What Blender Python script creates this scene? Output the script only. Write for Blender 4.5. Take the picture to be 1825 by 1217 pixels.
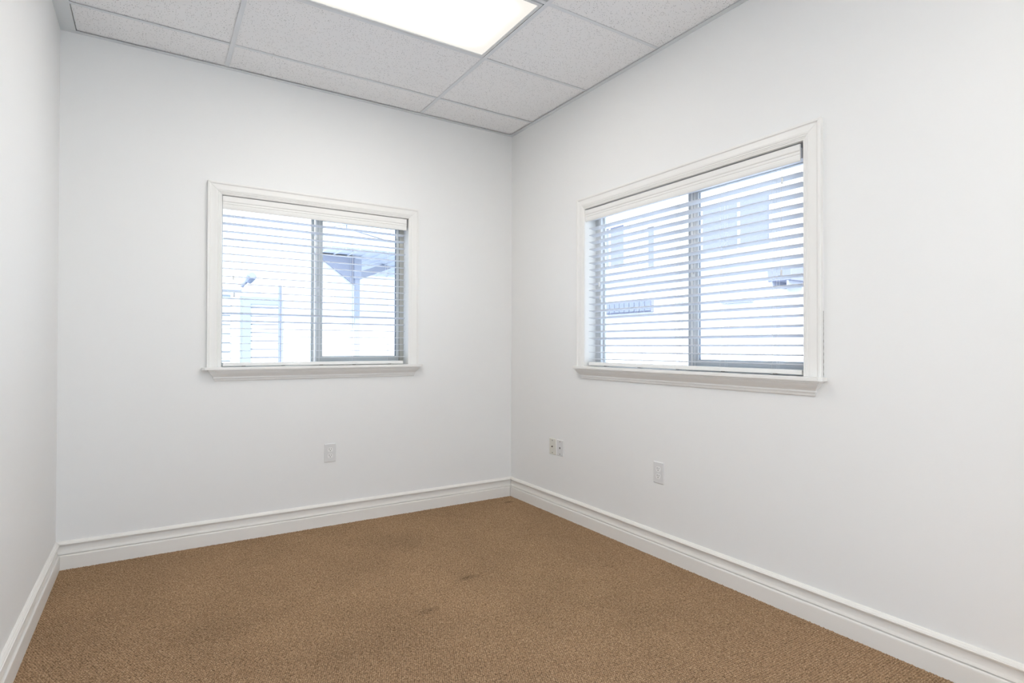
import bpy, math, random
import numpy as np
from mathutils import Vector, Matrix

random.seed(4)
scene = bpy.context.scene
for o in list(bpy.data.objects):
    bpy.data.objects.remove(o, do_unlink=True)
C = bpy.context.collection

# ------------------------------------------------------------------ camera
F_PX, YAW, PITCH, ROLL = 1006.236, 0.566999, 0.0085559, 0.0024642
CAM = Vector((-2.34556, -3.69321, 1.14696))
fwd = Vector((math.sin(YAW)*math.cos(PITCH), math.cos(YAW)*math.cos(PITCH), math.sin(PITCH)))
rt0 = Vector((math.cos(YAW), -math.sin(YAW), 0))
up0 = rt0.cross(fwd)
rt = math.cos(ROLL)*rt0 + math.sin(ROLL)*up0
up = -math.sin(ROLL)*rt0 + math.cos(ROLL)*up0
cam_data = bpy.data.cameras.new('camera')
cam_data.sensor_fit = 'HORIZONTAL'
cam_data.sensor_width = 36.0
cam_data.lens = F_PX*36.0/1825.0
cam_data.clip_start = 0.02
cam_data.clip_end = 200
cam = bpy.data.objects.new('camera', cam_data)
M = Matrix((rt, up, -fwd)).transposed().to_4x4()
M.translation = CAM
cam.matrix_world = M
C.objects.link(cam)
scene.camera = cam

# ------------------------------------------------------------------ world, sun, exposure
SKY = 2.8
w = bpy.data.worlds.new('sky')
scene.world = w
w.use_nodes = True
nt = w.node_tree
nt.nodes.clear()
wo = nt.nodes.new('ShaderNodeOutputWorld')
bg = nt.nodes.new('ShaderNodeBackground')
tc = nt.nodes.new('ShaderNodeTexCoord')
sp = nt.nodes.new('ShaderNodeSeparateXYZ')
rmp = nt.nodes.new('ShaderNodeValToRGB')
rmp.color_ramp.elements[0].position = 0.0
rmp.color_ramp.elements[0].color = (0.82, 0.905, 1.0, 1)
rmp.color_ramp.elements[1].position = 0.8
rmp.color_ramp.elements[1].color = (0.62, 0.79, 1.0, 1)
nt.links.new(tc.outputs['Generated'], sp.inputs[0])
nt.links.new(sp.outputs['Z'], rmp.inputs[0])
nt.links.new(rmp.outputs[0], bg.inputs['Color'])
bg.inputs['Strength'].default_value = SKY
nt.links.new(bg.outputs[0], wo.inputs['Surface'])

sun_d = bpy.data.lights.new('sun', 'SUN')
sun_d.energy = 5.0
sun_d.angle = math.radians(1.0)
sun_d.color = (1.0, 0.97, 0.92)
sun = bpy.data.objects.new('sun', sun_d)
sun.rotation_euler = Vector((0.45, 0.55, -0.9)).to_track_quat('-Z', 'Y').to_euler()
sun.location = (-5, -6, 12)
C.objects.link(sun)

LAMP = 8.6            # brightness of the ceiling light diffusers
scene.view_settings.view_transform = 'Standard'
scene.view_settings.look = 'None'
scene.view_settings.exposure = 0.67
scene.view_settings.gamma = 1.0
scene.view_settings.use_curve_mapping = False

# ------------------------------------------------------------------ materials
def new_mat(name):
    m = bpy.data.materials.new(name)
    m.use_nodes = True
    n = m.node_tree
    return m, n, n.nodes['Principled BSDF'], n.nodes['Material Output']

def paint(name, col, rough=0.5, spec=0.4, bump=0.0, scale=150.0, var=0.0, dist=0.001):
    m, n, b, out = new_mat(name)
    b.inputs['Base Color'].default_value = (*col, 1)
    b.inputs['Roughness'].default_value = rough
    b.inputs['Specular IOR Level'].default_value = spec
    tcn = n.nodes.new('ShaderNodeTexCoord')
    if bump:
        no = n.nodes.new('ShaderNodeTexNoise')
        no.inputs['Scale'].default_value = scale
        no.inputs['Detail'].default_value = 3
        n.links.new(tcn.outputs['Object'], no.inputs['Vector'])
        bp = n.nodes.new('ShaderNodeBump')
        bp.inputs['Strength'].default_value = bump
        bp.inputs['Distance'].default_value = dist
        n.links.new(no.outputs['Fac'], bp.inputs['Height'])
        n.links.new(bp.outputs[0], b.inputs['Normal'])
    if var:
        n2 = n.nodes.new('ShaderNodeTexNoise')
        n2.inputs['Scale'].default_value = 1.7
        n2.inputs['Detail'].default_value = 4
        n.links.new(tcn.outputs['Object'], n2.inputs['Vector'])
        mx = n.nodes.new('ShaderNodeMix')
        mx.data_type = 'RGBA'
        mx.inputs['A'].default_value = (*[c*(1-var) for c in col], 1)
        mx.inputs['B'].default_value = (*[min(1, c*(1+var)) for c in col], 1)
        n.links.new(n2.outputs['Fac'], mx.inputs['Factor'])
        n.links.new(mx.outputs['Result'], b.inputs['Base Color'])
    return m

m_wall = paint('wall_paint', (0.875, 0.87, 0.86), 0.62, 0.25, bump=0.25, scale=170, var=0.006, dist=0.0006)
m_trim = paint('trim_paint', (0.87, 0.855, 0.83), 0.38, 0.4, bump=0.05, scale=60, dist=0.0005)
m_base = paint('baseboard_paint', (0.88, 0.852, 0.81), 0.38, 0.4, bump=0.03, scale=60, dist=0.0003)
m_blind = paint('blind_vinyl', (0.77, 0.785, 0.82), 0.42, 0.4, bump=0.03, scale=40, dist=0.0003)
m_valance = paint('valance_vinyl', (0.86, 0.845, 0.82), 0.45, 0.4, bump=0.03, scale=40, dist=0.0003)
m_grid = paint('ceiling_grid_metal', (0.79, 0.81, 0.84), 0.5, 0.3, bump=0.02, scale=90)
m_angle = paint('wall_angle_metal', (0.76, 0.785, 0.80), 0.5, 0.3, bump=0.02, scale=90)
m_sash1 = paint('window_sash_grey', (0.62, 0.63, 0.61), 0.4, 0.4, bump=0.02, scale=80)
m_frame1 = paint('window_frame_beige', (0.54, 0.52, 0.46), 0.4, 0.4, bump=0.02, scale=80)
m_frame2 = paint('window_frame_grey', (0.62, 0.63, 0.64), 0.4, 0.4, bump=0.02, scale=80)
m_gasket = paint('window_gasket', (0.22, 0.24, 0.28), 0.6, 0.2, bump=0.02, scale=80)
m_cord = paint('cord', (0.80, 0.80, 0.80), 0.8, 0.1, bump=0.05, scale=400)
m_tassel = paint('tassel_plastic', (0.78, 0.78, 0.77), 0.4, 0.4, bump=0.02, scale=90)
m_plug = paint('rail_plug', (0.16, 0.14, 0.12), 0.6, 0.2, bump=0.02, scale=90)
m_plate = paint('outlet_plate_white', (0.76, 0.755, 0.75), 0.35, 0.45, bump=0.02, scale=90)
m_platei = paint('wall_plate_ivory', (0.76, 0.74, 0.67), 0.4, 0.4, bump=0.02, scale=90)
m_recept = paint('receptacle_white', (0.88, 0.87, 0.86), 0.35, 0.45, bump=0.02, scale=90)
m_hole = paint('slot_dark', (0.05, 0.045, 0.04), 0.7, 0.2, bump=0.02, scale=90)
m_screw = paint('screw_metal', (0.10, 0.09, 0.08), 0.4, 0.5, bump=0.02, scale=90)
m_light_frame = paint('light_frame_white', (0.74, 0.75, 0.76), 0.4, 0.4, bump=0.02, scale=90)
m_out_white = paint('outside_stucco_white', (0.80, 0.80, 0.80), 0.8, 0.1, bump=0.3, scale=60, var=0.02)
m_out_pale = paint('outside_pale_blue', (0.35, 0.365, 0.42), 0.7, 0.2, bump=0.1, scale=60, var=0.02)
m_out_dim = paint('outside_fixture_grey', (0.22, 0.24, 0.30), 0.7, 0.2, bump=0.1, scale=60, var=0.02)
m_out_aqua_shade = paint('outside_shade_toned_aqua_trim', (0.29, 0.315, 0.33), 0.7, 0.2, bump=0.1, scale=60, var=0.02)
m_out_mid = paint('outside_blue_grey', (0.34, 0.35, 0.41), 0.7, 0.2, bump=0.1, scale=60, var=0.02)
m_out_glass = paint('outside_window_pane', (0.245, 0.25, 0.325), 0.5, 0.3, bump=0.05, scale=10, var=0.03)
m_out_ground = paint('outside_concrete', (0.62, 0.62, 0.61), 0.9, 0.1, bump=0.3, scale=30, var=0.05)
m_asphalt = paint('outside_asphalt', (0.22, 0.245, 0.31), 0.9, 0.1, bump=0.3, scale=30, var=0.05)
m_out_roof = paint('outside_roof_shingle', (0.30, 0.31, 0.35), 0.9, 0.1, bump=0.4, scale=40, var=0.1)
m_soffit = paint('outside_soffit', (0.74, 0.76, 0.80), 0.8, 0.1, bump=0.1, scale=40, var=0.02)

def tile_material():
    m, n, b, out = new_mat('acoustic_tile')
    b.inputs['Roughness'].default_value = 0.9
    b.inputs['Specular IOR Level'].default_value = 0.1
    tcn = n.nodes.new('ShaderNodeTexCoord')
    # pinholes
    def pins(scale, thr, gate):
        v = n.nodes.new('ShaderNodeTexVoronoi')
        v.inputs['Scale'].default_value = scale
        n.links.new(tcn.outputs['Object'], v.inputs['Vector'])
        lt = n.nodes.new('ShaderNodeMath'); lt.operation = 'LESS_THAN'
        lt.inputs[1].default_value = thr
        n.links.new(v.outputs['Distance'], lt.inputs[0])
        sx = n.nodes.new('ShaderNodeSeparateColor')
        n.links.new(v.outputs['Color'], sx.inputs[0])
        g = n.nodes.new('ShaderNodeMath'); g.operation = 'LESS_THAN'
        g.inputs[1].default_value = gate
        n.links.new(sx.outputs[0], g.inputs[0])
        mu = n.nodes.new('ShaderNodeMath'); mu.operation = 'MULTIPLY'
        n.links.new(lt.outputs[0], mu.inputs[0]); n.links.new(g.outputs[0], mu.inputs[1])
        return mu
    a = pins(150, 0.26, 0.30)
    c = pins(80, 0.14, 0.30)
    ns = n.nodes.new('ShaderNodeTexNoise')
    ns.inputs['Scale'].default_value = 95
    ns.inputs['Detail'].default_value = 3
    n.links.new(tcn.outputs['Object'], ns.inputs['Vector'])
    fs = n.nodes.new('ShaderNodeMath'); fs.operation = 'GREATER_THAN'
    fs.inputs[1].default_value = 0.725
    n.links.new(ns.outputs['Fac'], fs.inputs[0])
    mx1 = n.nodes.new('ShaderNodeMath'); mx1.operation = 'MAXIMUM'
    n.links.new(a.outputs[0], mx1.inputs[0]); n.links.new(c.outputs[0], mx1.inputs[1])
    mx2 = n.nodes.new('ShaderNodeMath'); mx2.operation = 'MAXIMUM'
    n.links.new(mx1.outputs[0], mx2.inputs[0]); n.links.new(fs.outputs[0], mx2.inputs[1])
    mix = n.nodes.new('ShaderNodeMix'); mix.data_type = 'RGBA'
    mix.inputs['A'].default_value = (0.93, 0.925, 0.935, 1)
    mix.inputs['B'].default_value = (0.36, 0.355, 0.36, 1)
    n.links.new(mx2.outputs[0], mix.inputs['Factor'])
    n.links.new(mix.outputs['Result'], b.inputs['Base Color'])
    inv = n.nodes.new('ShaderNodeMath'); inv.operation = 'SUBTRACT'
    inv.inputs[0].default_value = 1
    n.links.new(mx2.outputs[0], inv.inputs[1])
    bp = n.nodes.new('ShaderNodeBump')
    bp.inputs['Strength'].default_value = 0.5
    bp.inputs['Distance'].default_value = 0.001
    n.links.new(inv.outputs[0], bp.inputs['Height'])
    n.links.new(bp.outputs[0], b.inputs['Normal'])
    return m
m_tile = tile_material()

def carpet_material():
    m, n, b, out = new_mat('loop_carpet')
    b.inputs['Roughness'].default_value = 0.95
    b.inputs['Specular IOR Level'].default_value = 0.05
    tcn = n.nodes.new('ShaderNodeTexCoord')
    v = n.nodes.new('ShaderNodeTexVoronoi'); v.inputs['Scale'].default_value = 330
    n.links.new(tcn.outputs['Object'], v.inputs['Vector'])
    sx = n.nodes.new('ShaderNodeSeparateColor')
    n.links.new(v.outputs['Color'], sx.inputs[0])
    cr = n.nodes.new('ShaderNodeValToRGB')
    e = cr.color_ramp.elements
    e[0].position = 0.0; e[0].color = (0.22, 0.135, 0.073, 1)
    e[1].position = 1.0; e[1].color = (0.54, 0.375, 0.235, 1)
    x = e.new(0.28); x.color = (0.335, 0.212, 0.120, 1)
    x = e.new(0.75); x.color = (0.395, 0.255, 0.150, 1)
    n.links.new(sx.outputs[0], cr.inputs[0])
    # soiling: broad soft patches and two small stains
    ns = n.nodes.new('ShaderNodeTexNoise'); ns.inputs['Scale'].default_value = 2.2
    ns.inputs['Detail'].default_value = 5; ns.inputs['Roughness'].default_value = 0.6
    n.links.new(tcn.outputs['Object'], ns.inputs['Vector'])
    mr = n.nodes.new('ShaderNodeMapRange')
    mr.inputs['From Min'].default_value = 0.3; mr.inputs['From Max'].default_value = 0.7
    mr.inputs['To Min'].default_value = 0.88; mr.inputs['To Max'].default_value = 1.08
    n.links.new(ns.outputs['Fac'], mr.inputs['Value'])
    mul = n.nodes.new('ShaderNodeVectorMath'); mul.operation = 'SCALE'
    n.links.new(cr.outputs[0], mul.inputs[0]); n.links.new(mr.outputs[0], mul.inputs['Scale'])
    # shade in the gaps between the loops, darkened in the colour
    pa = n.nodes.new('ShaderNodeAttribute'); pa.attribute_name = 'gap_shade'
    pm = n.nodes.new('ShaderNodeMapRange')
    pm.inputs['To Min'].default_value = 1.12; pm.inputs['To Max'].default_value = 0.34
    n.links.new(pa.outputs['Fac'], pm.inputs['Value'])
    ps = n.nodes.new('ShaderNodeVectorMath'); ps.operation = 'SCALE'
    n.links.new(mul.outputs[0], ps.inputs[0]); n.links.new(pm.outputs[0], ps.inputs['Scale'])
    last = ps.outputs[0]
    for (sxx, syy, rx, ry, k) in STAINS:
        mp = n.nodes.new('ShaderNodeVectorMath'); mp.operation = 'SUBTRACT'
        mp.inputs[1].default_value = (sxx, syy, 0)
        n.links.new(tcn.outputs['Object'], mp.inputs[0])
        sc = n.nodes.new('ShaderNodeVectorMath'); sc.operation = 'MULTIPLY'
        sc.inputs[1].default_value = (1/rx, 1/ry, 0)
        n.links.new(mp.outputs[0], sc.inputs[0])
        nn = n.nodes.new('ShaderNodeTexNoise'); nn.inputs['Scale'].default_value = 40
        n.links.new(tcn.outputs['Object'], nn.inputs['Vector'])
        ad = n.nodes.new('ShaderNodeVectorMath'); ad.operation = 'ADD'
        n.links.new(sc.outputs[0], ad.inputs[0]); n.links.new(nn.outputs['Color'], ad.inputs[1])
        ad2 = n.nodes.new('ShaderNodeVectorMath'); ad2.operation = 'SUBTRACT'
        ad2.inputs[1].default_value = (0.5, 0.5, 0.5)
        n.links.new(ad.outputs[0], ad2.inputs[0])
        ln = n.nodes.new('ShaderNodeVectorMath'); ln.operation = 'LENGTH'
        n.links.new(ad2.outputs[0], ln.inputs[0])
        m2 = n.nodes.new('ShaderNodeMapRange')
        m2.inputs['From Min'].default_value = 0.3; m2.inputs['From Max'].default_value = 1.1
        m2.inputs['To Min'].default_value = k; m2.inputs['To Max'].default_value = 1.0
        n.links.new(ln.outputs['Value'], m2.inputs['Value'])
        s2 = n.nodes.new('ShaderNodeVectorMath'); s2.operation = 'SCALE'
        n.links.new(last, s2.inputs[0]); n.links.new(m2.outputs[0], s2.inputs['Scale'])
        last = s2.outputs[0]
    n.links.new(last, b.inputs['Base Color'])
    return m
STAINS = [(-1.015, -1.20, 0.07, 0.03, 0.66), (-1.33, -1.42, 0.06, 0.035, 0.72), (-0.12, -0.16, 0.06, 0.02, 0.6),
          (-1.10, -0.52, 0.22, 0.16, 0.92), (-2.0, -1.1, 0.3, 0.12, 0.91), (-1.55, -1.55, 0.35, 0.14, 0.93)]
m_carpet = carpet_material()

def glass_material():
    m, n, b, out = new_mat('window_glass')
    n.nodes.remove(b)
    t = n.nodes.new('ShaderNodeBsdfTransparent'); t.inputs[0].default_value = (0.93, 0.95, 0.96, 1)
    g = n.nodes.new('ShaderNodeBsdfGlossy'); g.inputs['Roughness'].default_value = 0.02
    fr = n.nodes.new('ShaderNodeLayerWeight'); fr.inputs['Blend'].default_value = 0.12
    ns = n.nodes.new('ShaderNodeTexNoise'); ns.inputs['Scale'].default_value = 3
    mp = n.nodes.new('ShaderNodeMath'); mp.operation = 'MULTIPLY'; mp.inputs[1].default_value = 0.5
    mx = n.nodes.new('ShaderNodeMixShader')
    n.links.new(fr.outputs['Fresnel'], mp.inputs[0])
    n.links.new(mp.outputs[0], mx.inputs[0])
    n.links.new(t.outputs[0], mx.inputs[1]); n.links.new(g.outputs[0], mx.inputs[2])
    n.links.new(mx.outputs[0], out.inputs['Surface'])
    n.nodes.remove(ns)
    return m
m_glass = glass_material()

def diffuser_material(hx, hy):
    """acrylic lens: fluorescent tubes behind it, dimmer and warmer toward the rim"""
    m, n, b, out = new_mat('light_diffuser')
    n.nodes.remove(b)
    em = n.nodes.new('ShaderNodeEmission')
    tcn = n.nodes.new('ShaderNodeTexCoord')
    s = n.nodes.new('ShaderNodeSeparateXYZ')
    n.links.new(tcn.outputs['Object'], s.inputs[0])
    def edge(sock, h, wdt):
        a = n.nodes.new('ShaderNodeMath'); a.operation = 'ABSOLUTE'
        n.links.new(sock, a.inputs[0])
        mr = n.nodes.new('ShaderNodeMapRange'); mr.interpolation_type = 'SMOOTHSTEP'
        mr.inputs['From Min'].default_value = h; mr.inputs['From Max'].default_value = h-wdt
        mr.inputs['To Min'].default_value = 0.0; mr.inputs['To Max'].default_value = 1.0
        n.links.new(a.outputs[0], mr.inputs['Value'])
        return mr.outputs[0]
    ex = edge(s.outputs['X'], hx+0.03, 0.24); ey = edge(s.outputs['Y'], hy+0.03, 0.16)
    mu = n.nodes.new('ShaderNodeMath'); mu.operation = 'MULTIPLY'
    n.links.new(ex, mu.inputs[0]); n.links.new(ey, mu.inputs[1])
    ns = n.nodes.new('ShaderNodeTexNoise'); ns.inputs['Scale'].default_value = 4.5
    n.links.new(tcn.outputs['Object'], ns.inputs['Vector'])
    m2 = n.nodes.new('ShaderNodeMath'); m2.operation = 'MULTIPLY'
    pw = n.nodes.new('ShaderNodeMath'); pw.operation = 'POWER'; pw.inputs[1].default_value = 3.0
    n.links.new(mu.outputs[0], pw.inputs[0])
    n.links.new(pw.outputs[0], m2.inputs[0]); n.links.new(ns.outputs['Fac'], m2.inputs[1])
    m3 = n.nodes.new('ShaderNodeMath'); m3.operation = 'MULTIPLY_ADD'
    n.links.new(m2.outputs[0], m3.inputs[0]); m3.inputs[1].default_value = LAMP*2.0; m3.inputs[2].default_value = 0.62
    em.inputs['Color'].default_value = (1.0, 0.962, 0.895, 1)
    n.links.new(m3.outputs[0], em.inputs['Strength'])
    n.links.new(em.outputs[0], out.inputs['Surface'])
    return m

# ------------------------------------------------------------------ mesh helpers
class MB:
    def __init__(s):
        s.v = []; s.f = []
    def add(s, vs, fs):
        o = len(s.v)
        s.v += [tuple(x) for x in vs]
        s.f += [tuple(i+o for i in f) for f in fs]
        return s
    def box(s, a, b):
        x0, y0, z0 = a; x1, y1, z1 = b
        return s.add([(x0,y0,z0),(x1,y0,z0),(x1,y1,z0),(x0,y1,z0),(x0,y0,z1),(x1,y0,z1),(x1,y1,z1),(x0,y1,z1)],
                     [(0,3,2,1),(4,5,6,7),(0,1,5,4),(1,2,6,5),(2,3,7,6),(3,0,4,7)])
    def loft(s, loops, closed=True, caps=True):
        """loops: list of equal-length vertex loops"""
        n = len(loops[0]); vs = [p for l in loops for p in l]; fs = []
        for i in range(len(loops)-1):
            for j in range(n if closed else n-1):
                k = (j+1) % n
                fs.append((i*n+j, i*n+k, (i+1)*n+k, (i+1)*n+j))
        if caps:
            fs.append(tuple(range(n))[::-1]); fs.append(tuple((len(loops)-1)*n+j for j in range(n)))
        return s.add(vs, fs)
    def tube(s, pts, r, n=8):
        pts = [Vector(p) for p in pts]; loops = []
        for i, p in enumerate(pts):
            d = (pts[min(i+1, len(pts)-1)]-pts[max(i-1, 0)]).normalized()
            a = Vector((1,0,0)) if abs(d.x) < 0.8 else Vector((0,1,0))
            u = d.cross(a).normalized(); v = d.cross(u)
            rr = r[i] if isinstance(r, (list, tuple)) else r
            loops.append([p+rr*(math.cos(2*math.pi*k/n)*u+math.sin(2*math.pi*k/n)*v) for k in range(n)])
        return s.loft(loops)
    def build(s, name, mat, parent=None, bevel=0.0, seg=2, smooth=False, tf=None):
        me = bpy.data.meshes.new(name)
        vs = [tf(p) for p in s.v] if tf else s.v
        me.from_pydata([tuple(p) for p in vs], [], s.f)
        import bmesh
        bm = bmesh.new(); bm.from_mesh(me)
        bmesh.ops.recalc_face_normals(bm, faces=bm.faces)
        bm.to_mesh(me); bm.free()
        me.update()
        o = bpy.data.objects.new(name, me)
        C.objects.link(o)
        me.materials.append(mat)
        if parent: o.parent = parent
        if bevel:
            b = o.modifiers.new('bevel', 'BEVEL'); b.width = bevel; b.segments = seg
            b.limit_method = 'ANGLE'; b.angle_limit = math.radians(40)
        if smooth:
            me.polygons.foreach_set('use_smooth', [True]*len(me.polygons))
            try:
                me.set_sharp_from_angle(angle=math.radians(35))
            except Exception:
                pass
        return o

def empty(name, loc=(0,0,0)):
    o = bpy.data.objects.new(name, None); o.empty_display_size = 0.1
    o.location = loc; C.objects.link(o)
    return o
def tag(o, label=None, cat=None, group=None, kind=None):
    if label: o['label'] = label
    if cat: o['category'] = cat
    if group: o['group'] = group
    if kind: o['kind'] = kind
    return o
def struct(o):
    o['kind'] = 'structure'; return o

# wall frames: local (s along wall, d out of the wall into the room, z up)
# back wall: s = x, room side is -y ; right wall: s runs along -y, room side is -x
def back_tf(p):  return (p[0], -p[1], p[2])
def right_tf(p): return (-p[1], -p[0], p[2])

H = 2.77435
XL, YR = -2.75605, -4.32
TOP = H+0.35
T = 0.14
# ------------------------------------------------------------------ room shell
def wall_hole(name, s0, s1, a0, a1, z0, z1, tf):
    """wall from s0..s1 with an opening a0..a1 x z0..z1; thickness T behind d=0"""
    S = [s0, a0, a1, s1]; Z = [-0.05, z0, z1, TOP]
    mb = MB(); vs = []; idx = {}
    for k, d in enumerate((0, -T)):
        for i, s in enumerate(S):
            for j, z in enumerate(Z):
                idx[(k,i,j)] = len(vs); vs.append((s, d, z))
    fs = []
    for k in (0, 1):
        for i in range(3):
            for j in range(3):
                if i == 1 and j == 1: continue
                fs.append((idx[k,i,j], idx[k,i+1,j], idx[k,i+1,j+1], idx[k,i,j+1]))
    for a, b in (((1,1),(2,1)), ((2,1),(2,2)), ((2,2),(1,2)), ((1,2),(1,1))):
        fs.append((idx[0,a[0],a[1]], idx[0,b[0],b[1]], idx[1,b[0],b[1]], idx[1,a[0],a[1]]))
    for i in range(3):
        for j in (0, 3):
            fs.append((idx[0,i,j], idx[0,i+1,j], idx[1,i+1,j], idx[1,i,j]))
    for j in range(3):
        for i in (0, 3):
            fs.append((idx[0,i,j], idx[0,i,j+1], idx[1,i,j+1], idx[1,i,j]))
    mb.add(vs, fs)
    return struct(mb.build(name, m_wall, tf=tf))

W1 = dict(a0=-2.008, a1=-0.849, z0=1.02, z1=2.031)     # opening in the back wall (x)
W2 = dict(a0=0.885, a1=2.331, z0=1.02, z1=2.030)       # opening in the right wall (-y)
wall_hole('wall_back', XL-T, T, W1['a0'], W1['a1'], W1['z0'], W1['z1'], back_tf)
wall_hole('wall_right', 0.0, -YR, W2['a0'], W2['a1'], W2['z0'], W2['z1'], right_tf)
struct(MB().box((XL-T, YR, -0.05), (XL, 0, TOP)).build('wall_left', m_wall))
W3 = dict(a0=-2.65, a1=-1.15, z0=0.14, z1=2.40)
def front_tf(p): return (p[0], YR+p[1], p[2])
wall_hole('wall_front', XL-T, T, W3['a0'], W3['a1'], W3['z0'], W3['z1'], front_tf)
w3 = struct(empty('fill_window'))  # unseen window, added behind the camera to let in fill daylight
f3 = MB()
for a, b in (((-2.65, 0.14), (-2.59, 2.40)), ((-1.21, 0.14), (-1.15, 2.40)), ((-2.59, 0.14), (-1.21, 0.20)), ((-2.59, 2.34), (-1.21, 2.40)), ((-1.93, 0.20), (-1.87, 2.34))):
    f3.box((a[0], -0.12, a[1]), (b[0], -0.06, b[1]))
f3.build('window_frame', m_trim, w3, tf=front_tf)
MB().box((-2.59, -0.092, 0.20), (-1.21, -0.088, 2.34)).build('glass_pane', m_glass, w3, tf=front_tf)
struct(MB().box((XL-T, YR-T, TOP), (T, T, TOP+0.1)).build('ceiling_deck', m_wall))
struct(MB().box((XL-T, YR-T, TOP+0.1), (T, T, 5.4)).build('shade_block', m_out_white))  # unseen mass added on top to shade the ground outside

# ---- carpet: real loops, one displaced sheet
def carpet():
    px, py = 0.0080, 0.0094          # loop spacing
    def height(X, Y):
        rng = np.random.RandomState(7)
        nx = int(3.0/px)+8; ny = int(3.3/py)+8
        jx = rng.uniform(-0.12, 0.12, (ny, nx)); jy = rng.uniform(-0.11, 0.11, (ny, nx)); jh = rng.uniform(0.72, 1.0, (ny, nx))
        # a slow drift so the rows wander a little
        U = (X - XL)/px + 2 + 0.5*np.sin(Y*3.1+0.6) + 0.22*np.sin(Y*11+X*4); V = (-Y)/py + 2 + 0.4*np.sin(X*3.7)
        best = np.full(X.shape, 9.0); hb = np.zeros(X.shape)
        iv = np.floor(V).astype(int); iu = np.floor(U).astype(int)
        for dv in (-1, 0, 1):
            for du in (-1, 0, 1):
                r = np.clip(iv+dv, 0, ny-1); c = np.clip(iu+du, 0, nx-1)
                cx = c+0.5+jx[r, c]+0.5*((r % 2)-0.5); cy = r+0.5+jy[r, c]
                d = np.sqrt(((U-cx)*1.0)**2+((V-cy)*0.92)**2)
                m = d < best
                best = np.where(m, d, best); hb = np.where(m, jh[r, c], hb)
        dome = np.sqrt(np.clip(1-(best/0.60)**2, 0, 1))
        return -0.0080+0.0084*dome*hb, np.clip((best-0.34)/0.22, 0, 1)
    st = 0.0021
    y_near = -3.0
    xs = np.arange(XL, 0+st, st); ys = np.arange(0, y_near, -st)
    X, Y = np.meshgrid(xs, ys)
    Z, gap_shade = height(X, Y)
    nx, ny = len(xs), len(ys)
    co = np.stack([X, Y, Z], -1).reshape(-1, 3)
    i = np.arange(ny-1)[:, None]*nx+np.arange(nx-1)[None, :]
    q = np.stack([i, i+nx, i+nx+1, i+1], -1).reshape(-1, 4)
    b0 = len(co)
    yn = ys[-1]
    co = np.vstack([co, [[XL, yn, -0.003], [0, yn, -0.003], [0, YR, -0.003], [XL, YR, -0.003]]])
    q = np.vstack([q, [[b0, b0+3, b0+2, b0+1]]])
    me = bpy.data.meshes.new('floor')
    me.vertices.add(len(co)); me.vertices.foreach_set('co', co.astype(np.float32).ravel())
    me.loops.add(q.size); me.loops.foreach_set('vertex_index', q.astype(np.int32).ravel())
    me.polygons.add(len(q))
    me.polygons.foreach_set('loop_start', (np.arange(len(q))*4).astype(np.int32))
    me.update(calc_edges=True)
    me.polygons.foreach_set('use_smooth', [True]*len(q))
    at = me.attributes.new('gap_shade', 'FLOAT', 'POINT')
    at.data.foreach_set('value', np.concatenate([gap_shade.ravel(), [0.3]*4]).astype(np.float32))
    me.materials.append(m_carpet)
    o = bpy.data.objects.new('floor', me); C.objects.link(o)
    return struct(o)
carpet()
struct(MB().box((XL-T, YR-T, -0.09), (T, T, -0.05)).build('floor_slab', m_out_ground))

# ---- baseboards, mitred into the corners
BB = [(0.0,.1405),(.0035,.1405),(.0070,.1385),(.0095,.1345),(.0115,.1340),(.0140,.1305),(.0145,.1275),(.0172,.1268),(.0172,.1235),
      (.0085,.1228),(.0085,.1205),(.0040,.1196),(.0036,.1120),(.0052,.1000),(.0068,.0880),(.0098,.0780),(.0102,.0750),(.0035,.0742),(.0035,.0716),
      (.0130,.0708),(.0165,.0690),(.0175,.0655),(.0178,.0620),(.0178,-0.006),(0.0,-0.006)]
def baseboard(name, p0, p1, inward, g0, g1):
    """p0,p1 wall-line ends, inward = unit vector into the room; g0,g1 joint gaps (None: square end)"""
    a = Vector((*p0, 0)); b = Vector((*p1, 0)); d = (b-a).normalized(); nrm = Vector((*inward, 0))
    A = [a+nrm*t+Vector((0,0,z))+d*((t+g0) if g0 is not None else 0) for t, z in BB]
    B = [b+nrm*t+Vector((0,0,z))-d*((t+g1) if g1 is not None else 0) for t, z in BB]
    return struct(MB().loft([A, B]).build(name, m_base))
baseboard('baseboard_back', (XL, 0), (0, 0), (0, -1), 0.0006, 0.0022)
baseboard('baseboard_right', (0, 0), (0, YR), (-1, 0), 0.0012, 0.0)
baseboard('baseboard_left', (XL, YR), (XL, 0), (1, 0), 0.0, 0.0006)
baseboard('baseboard_front', (0, YR), (XL, YR), (0, 1), 0.0, 0.0)

# ---- suspended ceiling: tiles between the tees
X1, X2 = -0.7714, -0.7714-1.2192
XS = XL+0.066                                           # wide strip along the left wall
YT = [-0.3098-0.6096*k for k in range(7)]
xs_c = [(XS, X2), (X2, X1), (X1, 0.0)]
ys_c = [0.0]+YT+[YR]
LIGHTS = [(1, 2), (1, 6)]
mb = MB()
for ci, (xa, xb) in enumerate(xs_c):
    for ri in range(len(ys_c)-1):
        if (ci, ri) in LIGHTS: continue
        ya, yb = ys_c[ri+1], ys_c[ri]
        if yb-ya < 0.03: continue
        dz = 0.0042+0.0009*math.sin(ci*3.1+ri*1.7)
        e = 0.003
        mb.box((xa+e, ya+e, H+dz), (xb-e, yb-e, H+dz+0.016))
struct(mb.build('ceiling', m_tile))
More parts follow.
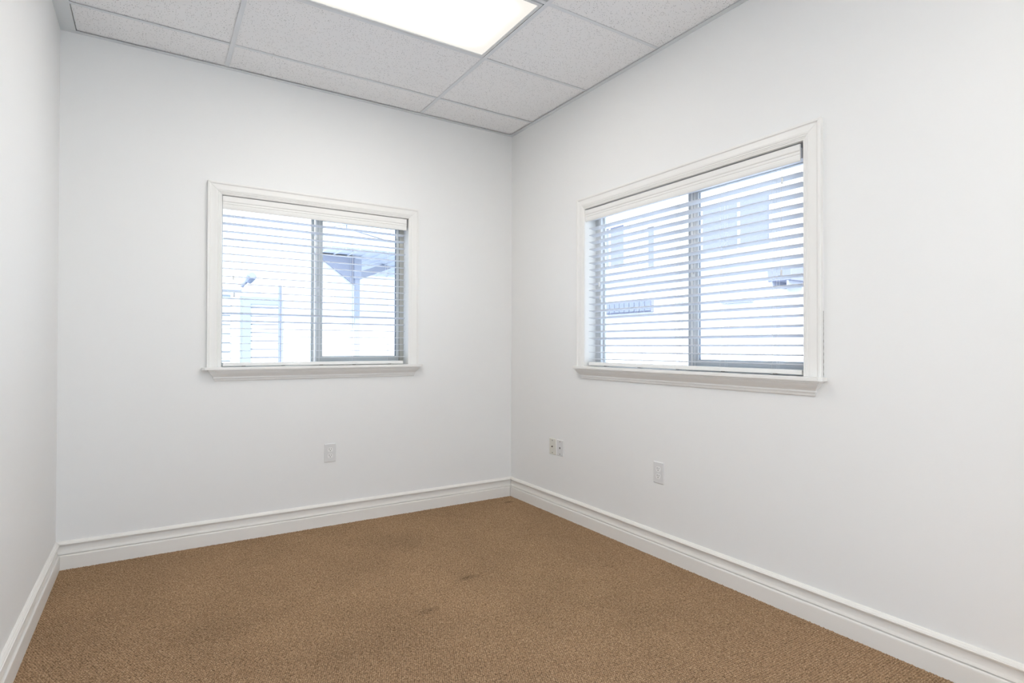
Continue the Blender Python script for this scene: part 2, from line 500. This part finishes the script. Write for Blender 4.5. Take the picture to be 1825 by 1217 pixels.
# tees (trim_1), wall angle (trim_2), wide strip (trim_3)
mb = MB(); fw = 0.0115
for x in (X1, X2):
    mb.box((x-fw, YR+0.001, H-0.0004), (x+fw, -0.001, H+0.0012)); mb.box((x-0.001, YR+0.001, H+0.0012), (x+0.001, -0.001, H+0.035))
for y in YT:
    for xa, xb in xs_c:
        mb.box((xa+(0 if xa == XS else fw), y-fw*0.9, H+0.0002), (xb-(fw if xb < 0 else 0), y+fw*0.9, H+0.0014))
        mb.box((xa+0.012, y-0.001, H+0.0014), (xb-0.012, y+0.001, H+0.03))
struct(mb.build('trim_1', m_grid))
mb = MB(); aw = 0.029
for (a, b) in (((XL, -aw), (0, 0)), ((-aw, YR), (0, -aw)), ((XL, YR), (-aw, YR+aw))):
    mb.box((a[0], a[1], H-0.0022), (b[0], b[1], H-0.0010))
mb.box((XL, -0.001, H-0.001), (0, 0, H+0.025)); mb.box((-0.001, YR, H-0.001), (0, 0, H+0.025))
struct(mb.build('trim_2', m_angle))
struct(MB().box((XL, YR+aw, H-0.0018), (XS, -aw, H+0.0006)).box((XS-0.001, YR+aw, H), (XS, -aw, H+0.03)).build('trim_3', m_angle))

# ---- ceiling lights
def ceiling_light(cy, label):
    cx = (X1+X2)/2; hx = 1.2192/2-0.0165; hy = 0.6096/2-0.0165
    t = tag(empty('ceiling_light', (cx, cy, H)), label, 'light', 'ceiling lights')
    fr = MB(); r = 0.017
    for a, b in (((-hx, -hy), (hx, -hy+r)), ((-hx, hy-r), (hx, hy)), ((-hx, -hy+r), (-hx+r, hy-r)), ((hx-r, -hy+r), (hx, hy-r))):
        fr.box((a[0], a[1], -0.0030), (b[0], b[1], 0.006))
    fr.build('frame', m_light_frame, t, bevel=0.0012)
    MB().box((-hx+r*0.8, -hy+r*0.8, 0.0005), (hx-r*0.8, hy-r*0.8, 0.0035)).build('diffuser', diffuser_material(hx-r, hy-r), t)
    hb = MB()
    hb.box((-hx, -hy, 0.10), (hx, hy, 0.105))
    for a, b in (((-hx, -hy), (hx, -hy+0.003)), ((-hx, hy-0.003), (hx, hy)), ((-hx, -hy), (-hx+0.003, hy)), ((hx-0.003, -hy), (hx, hy))):
        hb.box((a[0], a[1], 0.006), (b[0], b[1], 0.10))
    hb.build('housing', m_light_frame, t)
    for sx in (-0.38, 0.3):
        MB().box((sx, -hy+0.002, -0.006), (sx+0.03, -hy+0.014, -0.003)).build('latch', m_light_frame, t)
    return t
ceiling_light((YT[1]+YT[2])/2, 'lit rectangular fluorescent ceiling panel between the speckled tiles nearest the window corner')
ceiling_light((YT[5]+YT[6])/2, 'added fluorescent ceiling panel for fill light, at the far end of the grid from the window corner')  # out of view, added to fill the room with light

# ------------------------------------------------------------------ windows
CAS = [(0,0),(0,.0185),(.002,.0205),(.0105,.0205),(.0125,.0190),(.0145,.0160),(.0180,.0150),(.030,.0152),(.042,.0158),(.0500,.0150),
       (.0530,.0128),(.0555,.0138),(.0590,.0130),(.0615,.0108),(.0645,.0112),(.0670,.0088),(.0715,.0085),(.0740,.0062),(.0760,0)]
def casing_and_sill(root, W, tf, sL, sR, cL, cR, kL, kR):
    """W opening; cL..cR casing outer edges; sL..sR stool ends; kL,kR apron wall-line ends"""
    a0, a1, z0, z1 = W['a0'], W['a1'], W['z0'], W['z1']
    zt = 2.1012; g = 0.0006; lw = a0-0.004-cL; wt = zt-(z1-0.004)
    def sc(u, width): return u*width/0.076
    # left, right, top pieces
    wl = (a0+0.002)-cL; wr = cR-(a1-0.002); wt = zt-(z1-0.002)
    L = [[(cL+sc(u, wl), t, 1.0215) for u, t in CAS], [(cL+sc(u, wl), t, zt-sc(u, wt)-g) for u, t in CAS]]
    R = [[(cR-sc(u, wr), t, 1.0215) for u, t in CAS], [(cR-sc(u, wr), t, zt-sc(u, wt)-g) for u, t in CAS]]
    Tt = [[(cL+sc(u, wl)+g, t, zt-sc(u, wt)) for u, t in CAS], [(cR-sc(u, wr)-g, t, zt-sc(u, wt)) for u, t in CAS]]
    for lp in (L, R, Tt):
        MB().loft(lp).build('casing', m_trim, root, tf=tf)
    # jamb lining
    j = MB()
    for a, b in (((a0-0.001, z0), (a0+0.001, z1)), ((a1-0.001, z0), (a1+0.001, z1)), ((a0, z1-0.001), (a1, z1+0.001))):
        j.box((a[0], -0.086, a[1]), (b[0], 0.0005, b[1]))
    j.build('jamb_lining', m_trim, root, tf=tf)
    # stool with clipped corners, running back into the opening
    zb, zt2 = 1.0052, 1.0212; p = 0.052; ch = 0.014
    out = [(sL, 0.0), (sL, p-ch), (sL+ch, p), (sR-ch, p), (sR, p-ch), (sR, 0.0), (a1-0.0015, 0.0), (a1-0.0015, -0.088), (a0+0.0015, -0.088), (a0+0.0015, 0.0)]
    MB().loft([[(s, d, zb) for s, d in out], [(s, d, zt2) for s, d in out]]).build('window_sill', m_trim, root, bevel=0.002, tf=tf)
    AP = [(.040,1.0050),(.040,.9985),(.0385,.9965),(.0345,.9955),(.0335,.9925),(.0300,.9860),(.0245,.9790),(.0180,.9720),(.0135,.9660),
          (.0120,.9625),(.0130,.9600),(.0125,.9560),(.0100,.9545),(.0085,.9500),(.0070,.9430),(.0040,.9395)]
    loops = []
    for d, z in AP:
        loops.append([(kL-d, 0, z), (kL-d, d, z), (kR+d, d, z), (kR+d, 0, z)])
    MB().loft(loops).build('apron', m_trim, root, tf=tf)

def window(name, W, tf, fm, sm, parts, stile, sash, gm):
    """vinyl slider: parts=(left width, right width) of the fixed frame; stile = fixed meeting stile; sash=(s0,s1) moving sash"""
    a0, a1, z0, z1 = W['a0'], W['a1'], W['z0'], W['z1']
    root = struct(empty(name))
    lw, rw = parts
    d0, d1 = -0.088, -0.132
    zb0, zb1, zt0 = 1.0, 1.040, 1.995
    f = MB()
    f.box((a0, d1, z0), (a0+lw, d0, z1)); f.box((a1-rw, d1, z0), (a1, d0, z1))
    f.box((a0+lw, d1, z0), (a1-rw, d0, zb1)); f.box((a0+lw, d1, zt0), (a1-rw, d0, z1))
    if lw > 0.02:
        f.box((a0+lw, -0.128, zb1), (a0+lw+0.010, -0.112, zt0))
    f.build('window_frame', fm, root, bevel=0.0015, tf=tf)
    st = MB().box((stile[0], -0.128, zb1), (stile[1], -0.112, zt0))
    st.box((stile[0]+0.006, -0.112, zb1), (stile[0]+0.009, -0.109, zt0))
    st.build('meeting_stile', sm, root, bevel=0.001, tf=tf)
    MB().box((a0+lw, -0.1215, zb1), (stile[0], -0.1185, zt0)).build('glass_pane', m_glass, root, tf=tf)
    s0, s1 = sash; sw0, sw1 = 0.038, 0.0195; sb = 0.042
    s = MB()
    s.box((s0, -0.111, zb1-0.004), (s0+sw0, -0.090, zt0)); s.box((s1-sw1, -0.111, zb1-0.004), (s1, -0.090, zt0))
    s.box((s0+sw0, -0.111, zb1-0.004), (s1-sw1, -0.090, zb1-0.004+sb)); s.box((s0+sw0, -0.111, zt0-0.03), (s1-sw1, -0.090, zt0))
    s.box((s0+0.010, -0.090, zb1-0.004), (s0+0.0125, -0.0885, zt0)); s.box((s0+0.024, -0.090, zb1-0.004), (s0+0.0265, -0.0885, zt0))
    so = s.build('sash', sm, root, bevel=0.001, tf=tf)
    gk = MB()
    gk.box((s1-sw1-0.006, -0.106, zb1-0.004+sb), (s1-sw1, -0.097, zt0-0.03)); gk.box((s0+sw0, -0.106, zb1-0.004+sb), (s0+sw0+0.002, -0.097, zt0-0.03))
    gk.box((s0+sw0, -0.106, zb1-0.004+sb), (s1-sw1, -0.097, zb1-0.002+sb))
    gk.build('gasket', gm, so, tf=tf)
    MB().box((s0+sw0, -0.1025, zb1-0.004+sb), (s1-sw1, -0.0995, zt0-0.03)).build('glass_pane', m_glass, root, tf=tf)
    bd = MB().box((s0-0.0085, -0.1085, zb1-0.004), (s0-0.0005, -0.0895, zt0))
    bd.build('weather_strip', m_trim, so, tf=tf)
    MB().box((s0+0.0150, -0.0905, zb1-0.004), (s0+0.0175, -0.0870, zt0)).build('glazing_bead', m_trim, so, tf=tf)
    # side track between the sash and the frame (dark joint line)
    MB().box((s1, -0.118, zb1), (s1+0.003, -0.098, zt0)).build('track', m_gasket, root, tf=tf)
    # cam latch on the sash stile
    l = MB().box((s0+0.002, -0.0885, 1.500), (s0+0.020, -0.083, 1.535))
    l.tube([(s0+0.010, -0.085, 1.520), (s0+0.010, -0.074, 1.518), (s0+0.004, -0.068, 1.505), (s0+0.003, -0.066, 1.492)], [0.004, 0.004, 0.0035, 0.0025])
    l.build('latch', m_tassel, root, bevel=0.001, tf=tf)
    return root
w1 = window('window_1', W1, back_tf, m_frame1, m_sash1, (0.014, 0.031), (-1.476, -1.4555), (-1.4460, -0.8825), m_gasket)
casing_and_sill(w1, W1, back_tf, -2.108, -0.754, -2.0835, -0.7775, -2.036, -0.813)
w2 = window('window_2', W2, right_tf, m_frame2, m_frame2, (0.050, 0.031), (1.618, 1.6575), (1.6660, 2.300), m_gasket)
# opened caulk joint beside the casing
ck = []
for k in range(27):
    z = 1.024+k*0.0105
    hwid = 0.0001+0.0008*abs(math.sin(k*1.9))
    ck.append([(2.4130+0.0006*math.sin(k*2.3)-hwid, -0.0001, z), (2.4130+0.0006*math.sin(k*2.3)+hwid, -0.0001, z),
               (2.4130+0.0006*math.sin(k*2.3)+hwid, 0.0006, z), (2.4130+0.0006*math.sin(k*2.3)-hwid, 0.0006, z)])
MB().loft(ck).build('caulk_crack', m_plug, w2, tf=right_tf)
casing_and_sill(w2, W2, right_tf, 0.808, 2.430, 0.8190, 2.4125, 0.862, 2.374)

# ------------------------------------------------------------------ blinds
def blind(label, vt, W, tf, s0, s1, zs, tilts, rail_z, ladders, cords, rail_end, lit_hi):
    a0, a1 = W['a0'], W['a1']
    root = tag(empty('window_blind', tf(((a0+a1)/2, 0.0, 1.0))), label, 'blind', 'white slatted window blinds')
    base = Vector(root.location)
    def ltf(p): return tuple(Vector(tf(p))-base)
    # valance
    VP = [(-.004,vt),(.0035,vt),(.0050,vt-.002),(.0050,1.9960),(.0040,1.9930),(.0016,1.9905),(.0016,1.9880),(.0030,1.9850),(.0030,1.9790),(.0012,1.9770),
          (.0012,1.9745),(.0030,1.9720),(.0034,1.9600),(.0024,1.9520),(.0002,1.9475),(-.004,1.9475)]
    va, vb = a0+0.0035, a1-0.0155
    MB().loft([[(va, d, z) for d, z in VP], [(vb, d, z) for d, z in VP]]).build('valance', m_valance, root, tf=ltf)
    # headrail: U channel
    hr = MB()
    hr.box((s0, -0.064, 1.962), (s1, -0.014, 1.964)); hr.box((s0, -0.016, 1.964), (s1, -0.014, 2.005)); hr.box((s0, -0.064, 1.964), (s1, -0.062, 2.005))
    hr.build('headrail', m_blind, root, tf=ltf)
    # slats: thin, rounded long edges
    sl = MB(); dc = -0.0365; hw = 0.0250; th = 0.0015
    prof = [(-hw, 0), (-hw+0.0012, th), (hw-0.0012, th), (hw, 0), (hw-0.0012, -th), (-hw+0.0012, -th)]
    for z, t in zip(zs, tilts):
        c, s = math.cos(math.radians(t)), math.sin(math.radians(t))
        e = random.uniform(-0.002, 0.002); dzr = random.uniform(-0.0012, 0.0012)
        lps = []
        for q in range(7):
            u = q/6; ss = s0+e+(s1-s0)*u
            sag = dzr*u
            lps.append([(ss, dc+(p*c-h*s), z-0.012*(s if t > 0 else s)*0+sag+(p*s+h*c)) for p, h in prof])
        sl.loft(lps)
    sl.build('slats', m_blind, root, tf=ltf)
    # bottom rail
    RP = [(.0265,.0),(.0265,.015),(.0235,.0185),(-.0235,.0185),(-.0265,.015),(-.0265,0),(-.0235,-.002),(.0235,-.002)]
    MB().loft([[(s0+0.003, dc+d, rail_z+z) for d, z in RP], [(rail_end, dc+d, rail_z+z) for d, z in RP]]).build('bottom_rail', m_valance, root, tf=ltf)
    for s in ladders:
        MB().box((s+0.002, dc+0.004, rail_z-0.0042), (s+0.024, dc+0.0262, rail_z-0.0010)).build('rail_plug', m_plug, root, tf=ltf)
    # ladder strings: front, back and the lift cord through the middle
    for s in ladders:
        ld = MB()
        fr_, bk = dc+hw+0.0012, dc-hw-0.0012
        ld.tube([(s, fr_, 1.962), (s, fr_, 1.5), (s+0.001, fr_, rail_z+0.06), (s-0.003, fr_+0.001, rail_z+0.018), (s-0.004, fr_+0.001, rail_z-0.002), (s+0.006, fr_-0.008, rail_z-0.0035)], 0.00055, 6)
        ld.tube([(s+0.002, bk, 1.962), (s+0.002, bk, rail_z+0.05), (s-0.002, bk, rail_z+0.018)], 0.00055, 6)
        ld.tube([(s+0.006, dc, 1.962), (s+0.006, dc, rail_z+0.018)], 0.0006, 6)
        for z, t in zip(zs, tilts):
            s_ = math.sin(math.radians(t))
            ld.tube([(s+0.001, fr_, z+hw*s_-0.0018), (s+0.002, bk, z-hw*s_-0.0018)], 0.0004, 4)
        ld.build('ladder_cord', m_cord, root, tf=ltf)
    for (s, zz) in cords:
        cd = MB().tube([(s, -0.0045, 1.9600), (s, -0.0045, zz+0.009)], 0.0007, 6)
        cdo = cd.build('pull_cord', m_cord, root, tf=ltf)
        ts = MB()
        prf = [(0.0018, .012), (0.0040, .0105), (0.0046, .006), (0.0036, 0.0), (0.0046, -.006), (0.0054, -.011), (0.0048, -.0125)]
        ts.tube([(s, -0.0045+0.0012, zz+h) for r, h in prf], [r for r, h in prf], 14)
        ts.build('tassel', m_tassel, cdo, smooth=True, tf=ltf)
    return root
z1s = [1.9168, 1.8703, 1.8238, 1.7806, 1.7374, 1.6908, 1.6477, 1.6045, 1.558, 1.5155, 1.468, 1.4265, 1.382, 1.3385, 1.2934, 1.2493, 1.2028, 1.1597, 1.1166, 1.0725]
t1s = [4.5, 5, 0.5, 3, -1.5, -2.5, -2.5, -2, -2.5, -1.5, -0.5, 1.5, 2, 10, 6, 1, 0.2, 0, 0, 1]
z2s = [1.9000, 1.8563, 1.8118, 1.7661, 1.7222, 1.6779, 1.6350, 1.5907, 1.5457, 1.5030, 1.4595, 1.4161, 1.3722, 1.3275, 1.2844, 1.2405, 1.1966, 1.1528, 1.1099, 1.0680]
t2s = [9, 10, 9, 9.5, 10, 9, 9.5, 9, 9, 9, 8.5, 8.5, 9, 9.5, 8, 9.5, 13, 8, 6, 5]
blind('white horizontal slat blind half open in the smaller window of the back wall', 2.0250, W1, back_tf, -2.0000, -0.8680, z1s, t1s, 1.0275,
      [-1.8985, -1.676, -1.446, -1.234, -0.992], [(-1.9447, 1.5498), (-1.9396, 1.4475), (-0.9340, 1.8980), (-0.9320, 1.4952)], -0.8815, None)
blind('white horizontal slat blind half open in the larger window of the right wall', 2.0205, W2, right_tf, 0.9060, 2.3160, z2s, t2s, 1.0290,
      [1.050, 1.337, 1.619, 1.902, 2.177], [(2.2300, 1.8839), (2.2255, 1.4774), (1.0157, 1.533), (1.0264, 1.4518)], 2.3140, None)

# ------------------------------------------------------------------ outlets and wall plates
def plate_mesh(w_, h_, t=0.0052):
    return MB().loft([[(-w_/2, 0, -h_/2), (w_/2, 0, -h_/2), (w_/2, 0, h_/2), (-w_/2, 0, h_/2)],
                      [(-w_/2, t*0.55, -h_/2), (w_/2, t*0.55, -h_/2), (w_/2, t*0.55, h_/2), (-w_/2, t*0.55, h_/2)],
                      [(-w_/2+.003, t, -h_/2+.003), (w_/2-.003, t, -h_/2+.003), (w_/2-.003, t, h_/2-.003), (-w_/2+.003, t, h_/2-.003)]])
def disc(mb, s, z, r, d0, d1, n=16, clip=None):
    lp = []
    for k in range(n):
        a = 2*math.pi*k/n; x, y = r*math.cos(a), r*math.sin(a)
        if clip: y = max(-clip, min(clip, y))
        lp.append((s+x, z+y))
    mb.loft([[(x, d0, y) for x, y in lp], [(x, d1, y) for x, y in lp]])
def outlet(s, z, tf, label):
    o = tag(empty('power_outlet', tf((s, 0, z))), label, 'outlet', 'power outlets low on the walls')
    base = Vector(o.location)
    def ltf(p): return tuple(Vector(tf((p[0]+s, p[1], p[2]+z)))-base)
    plate_mesh(0.072, 0.117).build('cover_plate', m_plate, o, tf=ltf)
    for dz in (0.0195, -0.0195):
        mb = MB(); disc(mb, 0, dz, 0.0172, 0.004, 0.0068, 24, 0.0140)
        r = mb.build('receptacle', m_recept, o, tf=ltf)
        h = MB()
        h.box((-0.0075, 0.0067, dz+0.000), (-0.0052, 0.0070, dz+0.0095)); h.box((0.0052, 0.0067, dz+0.001), (0.0072, 0.0070, dz+0.0085))
        disc(h, 0, dz-0.0062, 0.0026, 0.0067, 0.0070, 10)
        h.build('slot', m_hole, r, tf=ltf)
    sm = MB(); disc(sm, 0, 0, 0.0028, 0.0050, 0.0064, 12); sm.build('screw', m_plate, o, tf=ltf)
    return o
outlet(-1.3785, 0.4610, back_tf, 'white two-socket power outlet on the back wall below the smaller window')
outlet(1.5115, 0.4572, right_tf, 'white two-socket power outlet on the right wall below the larger window')
def jack_plate(s, z, mat, label, coax):
    o = tag(empty('wall_plate', right_tf((s, 0, z))), label, 'wall plate', 'cable plates beside the corner')
    base = Vector(o.location)
    def ltf(p): return tuple(Vector(right_tf((p[0]+s, p[1], p[2]+z)))-base)
    plate_mesh(0.073, 0.1085).build('cover_plate', mat, o, tf=ltf)
    j = MB()
    if coax:
        disc(j, 0, 0, 0.0060, 0.004, 0.0065, 6); disc(j, 0, 0, 0.0042, 0.0065, 0.0125, 12)
    else:
        j.box((-0.0055, 0.004, -0.0050), (0.0055, 0.0066, 0.0050)); j.box((-0.003, 0.004, -0.0068), (0.003, 0.0064, -0.0050))
    j.build('jack', m_screw, o, tf=ltf)
    for dz in (0.042, -0.042):
        sm = MB(); disc(sm, 0, dz, 0.0036, 0.0045, 0.0062, 12); sm.build('screw', m_screw, o, tf=ltf)
    return o
jack_plate(0.5415, 0.4552, m_platei, 'ivory cable wall plate, the one nearer the corner of the pair', True)
jack_plate(0.6270, 0.4568, m_plate, 'white phone wall plate, the one farther from the corner of the pair', False)

# ------------------------------------------------------------------ outside
struct(MB().box((-14, -14, -0.45), (24, -3.0, -0.25)).build('ground', m_out_ground))
struct(MB().box((-14, -3.0, -0.45), (24, 24, -0.25)).build('driveway', m_asphalt))

# low garage wall with a roll door, seen through the left pane of window_1
g = tag(empty('garage', (-0.6, 6.0, -0.25)), 'white low garage with pale horizontal panel door, seen through the smaller window', 'building')
def gl(p): return (p[0]+0.6, p[1]-6.0, p[2]+0.25)
MB().box((-3.5, 6.0, -0.25), (-0.575, 6.2, 2.0)).build('wall', m_out_white, g, tf=gl)
MB().box((-3.5, 5.93, 2.0), (-1.18, 6.24, 2.05)).build('coping', m_out_pale, g, tf=gl)
dm = MB()
for k in range(16):
    z = -0.2+k*0.13
    dm.box((-1.06, 5.965, z), (-0.60, 5.985, z+0.115))
dm.build('door', m_out_white, g, tf=gl)
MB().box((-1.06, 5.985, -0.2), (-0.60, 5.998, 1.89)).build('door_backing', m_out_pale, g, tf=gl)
MB().box((-1.20, 5.93, -0.25), (-1.055, 6.0, 1.915)).box((-1.055, 5.93, 1.80), (-0.60, 6.0, 1.915)).build('shade_toned_frame', m_out_aqua_shade, g, tf=gl)  # shade of the door recess put into the frame's colour
lv = MB()
for k in range(15):
    z = -0.2+k*0.14
    lv.box((-1.75, 5.975, z), (-1.335, 5.99, z+0.118))
lv.build('siding', m_out_white, g, tf=gl)
MB().box((-1.75, 5.99, -0.2), (-1.335, 5.998, 1.93)).build('siding_backing', m_out_aqua_shade, g, tf=gl)
fl = tag(empty('floodlight', (-1.15, 5.95, 2.05)), 'small tilted floodlight on the garage coping', 'lamp')
def fll(p): return (p[0]+1.15, p[1]-5.95, p[2]-2.05)
MB().tube([(-1.185, 5.95, 2.062), (-1.17, 5.95, 2.09), (-1.10, 5.93, 2.17)], 0.03, 10).build('bracket', m_out_dim, fl, tf=fll)
MB().tube([(-1.10, 5.93, 2.13), (-1.08, 5.92, 2.17), (-1.045, 5.88, 2.235), (-1.04, 5.86, 2.245)], [0.045, 0.06, 0.075, 0.05], 14).build('lamp_head', m_out_dim, fl, tf=fll)
tag(MB().tube([(-0.795, 5.0, -0.25), (-0.795, 5.0, 2.02)], 0.022, 12).build('pipe_post', m_out_dim),
    'thin grey vertical pipe standing in front of the garage', 'post')

# open patio cover and gabled house, seen through the right pane of window_1
pc = tag(empty('patio_cover', (0.5, 5.4, -0.25)), 'flat ribbed patio cover on one slim post, beside the garage', 'patio cover')
def pl(p): return (p[0]-0.5, p[1]-5.4, p[2]+0.25)
rf = MB().box((-0.10, 5.25, 2.71), (3.2, 8.6, 2.82))
rf.build('roof', m_soffit, pc, tf=pl)
MB().box((-0.565, 6.03, -0.25), (0.59, 6.15, 2.70)).build('end_wall', m_out_white, pc, tf=pl)
rb = MB()
for k in range(14):
    x = 0.0+k*0.23
    rb.box((x, 5.28, 2.690), (x+0.02, 8.55, 2.71))
rb.build('rib', m_soffit, pc, tf=pl)
MB().box((0.585, 5.92, -0.25), (0.665, 5.99, 2.30)).box((0.565, 5.90, 2.30), (0.685, 6.01, 2.64)).build('post', m_out_pale, pc, tf=pl)
MB().loft([[(0.64, 5.94, 2.28), (0.64, 5.94, 2.42), (1.9, 7.3, 2.93), (1.9, 7.3, 2.80)], [(0.64, 6.0, 2.28), (0.64, 6.0, 2.42), (1.9, 7.37, 2.93), (1.9, 7.37, 2.80)]]).build('brace', m_out_pale, pc, tf=pl)
MB().loft([[(-0.04, 5.97, 2.69), (-0.04, 5.97, 2.66), (0.60, 5.97, 2.19), (0.60, 5.97, 2.69)], [(-0.04, 6.02, 2.69), (-0.04, 6.02, 2.66), (0.60, 6.02, 2.19), (0.60, 6.02, 2.69)]]).build('eave_shadow', m_out_mid, pc, tf=pl)  # flat panel painted as the eave's shadow on the end wall
hs = tag(empty('house', (1.5, 11, -0.25)), 'white gabled house with grey shingle roof beyond the patio cover', 'building')
def hl(p): return (p[0]-1.5, p[1]-11, p[2]+0.25)
MB().box((-0.9, 10.4, -0.25), (5.0, 14, 3.60)).build('wall', m_out_white, hs, tf=hl)
MB().loft([[(0.80, 9.4, 3.60), (3.2, 9.4, 3.60), (3.2, 9.4, 3.66), (0.80, 9.4, 3.66)], [(0.9, 10.6, 3.84), (3.1, 10.6, 3.84), (3.1, 10.6, 3.90), (0.9, 10.6, 3.90)]]).build('roof', m_out_roof, hs, tf=hl)
MB().box((0.85, 10.38, 3.42), (2.6, 10.40, 3.45)).build('trim_board', m_out_mid, hs, tf=hl)
MB().loft([[(0.80, 9.4, 3.80), (1.45, 9.4, 3.96), (1.45, 9.4, 3.99), (0.80, 9.4, 3.83)], [(0.80, 9.5, 3.80), (1.45, 9.5, 3.96), (1.45, 9.5, 3.99), (0.80, 9.5, 3.83)]]).loft(
    [[(1.45, 9.4, 3.88), (2.5, 9.4, 3.68), (2.5, 9.4, 3.74), (1.45, 9.4, 3.99)], [(1.45, 9.5, 3.88), (2.5, 9.5, 3.68), (2.5, 9.5, 3.74), (1.45, 9.5, 3.99)]]).build('gable_trim', m_out_pale, hs, tf=hl)

# building seen through window_2: face at x = 6
bb = tag(empty('office_building', (6.0, 3.0, -0.25)), 'white two-storey building with pale windows, seen through the larger window', 'building')
def bl(p): return (p[0]-6.0, p[1]-3.0, p[2]+0.25)
MB().box((6.0, -2.5, -0.25), (9.5, 8.0, 6.5)).build('wall', m_out_white, bb, tf=bl)
def facade_window(y0, y1, z0, z1, mull=()):
    f = MB()
    f.box((5.955, y0-0.05, z0-0.05), (6.0, y1+0.05, z0)); f.box((5.955, y0-0.05, z1), (6.0, y1+0.05, z1+0.05))
    f.box((5.955, y0-0.05, z0), (6.0, y0, z1)); f.box((5.955, y1, z0), (6.0, y1+0.05, z1))
    for y in mull: f.box((5.965, y-0.02, z0), (6.0, y+0.02, z1))
    fo = f.build('window', m_out_white, bb, tf=bl)
    MB().box((5.985, y0, z0), (5.999, y1, z1)).build('pane', m_out_glass, fo, tf=bl)
facade_window(1.70, 3.02, 2.80, 3.66, (2.27,))
facade_window(4.16, 4.34, 2.72, 3.52)
facade_window(5.0, 5.9, 2.85, 3.7, (5.45,))
MB().box((5.90, -2.5, 2.52), (6.0, 8.0, 2.60)).build('band', m_out_white, bb, tf=bl)
lo = MB()
for k in range(9):
    y = 4.22+k*0.145
    lo.box((5.90, y, 1.86), (5.93, y+0.125, 2.05))
lo.build('louvre', m_out_dim, bb, tf=bl)
MB().box((5.93, 4.2, 1.84), (5.999, 5.55, 2.07)).build('louvre_box', m_out_glass, bb, tf=bl)
MB().box((5.93, 3.32, 1.93), (5.999, 3.62, 1.985)).build('vent', m_out_mid, bb, tf=bl)
MB().box((5.93, 2.00, 1.89), (5.999, 2.60, 1.95)).build('vent', m_out_mid, bb, tf=bl)
ac = tag(empty('air_conditioner', (5.8, 1.25, 2.0)), 'pale box air conditioner on brackets on the white building', 'air conditioner')
def al(p): return (p[0]-5.8, p[1]-1.25, p[2]-2.0)
MB().box((5.6, 1.12, 2.14), (5.98, 1.50, 2.36)).build('casing_box', m_out_glass, ac, bevel=0.01, tf=al)
for y in (1.16, 1.42):
    MB().box((5.6, y, 2.05), (5.98, y+0.03, 2.14)).build('bracket', m_out_mid, ac, tf=al)
tag(MB().box((4.6, 0.2, -0.25), (4.75, 6.0, 0.80)).box((4.57, 0.2, 0.80), (4.78, 6.0, 0.85)).build('garden_wall', m_out_white),
    'low pale wall in front of the two-storey white building', 'wall')
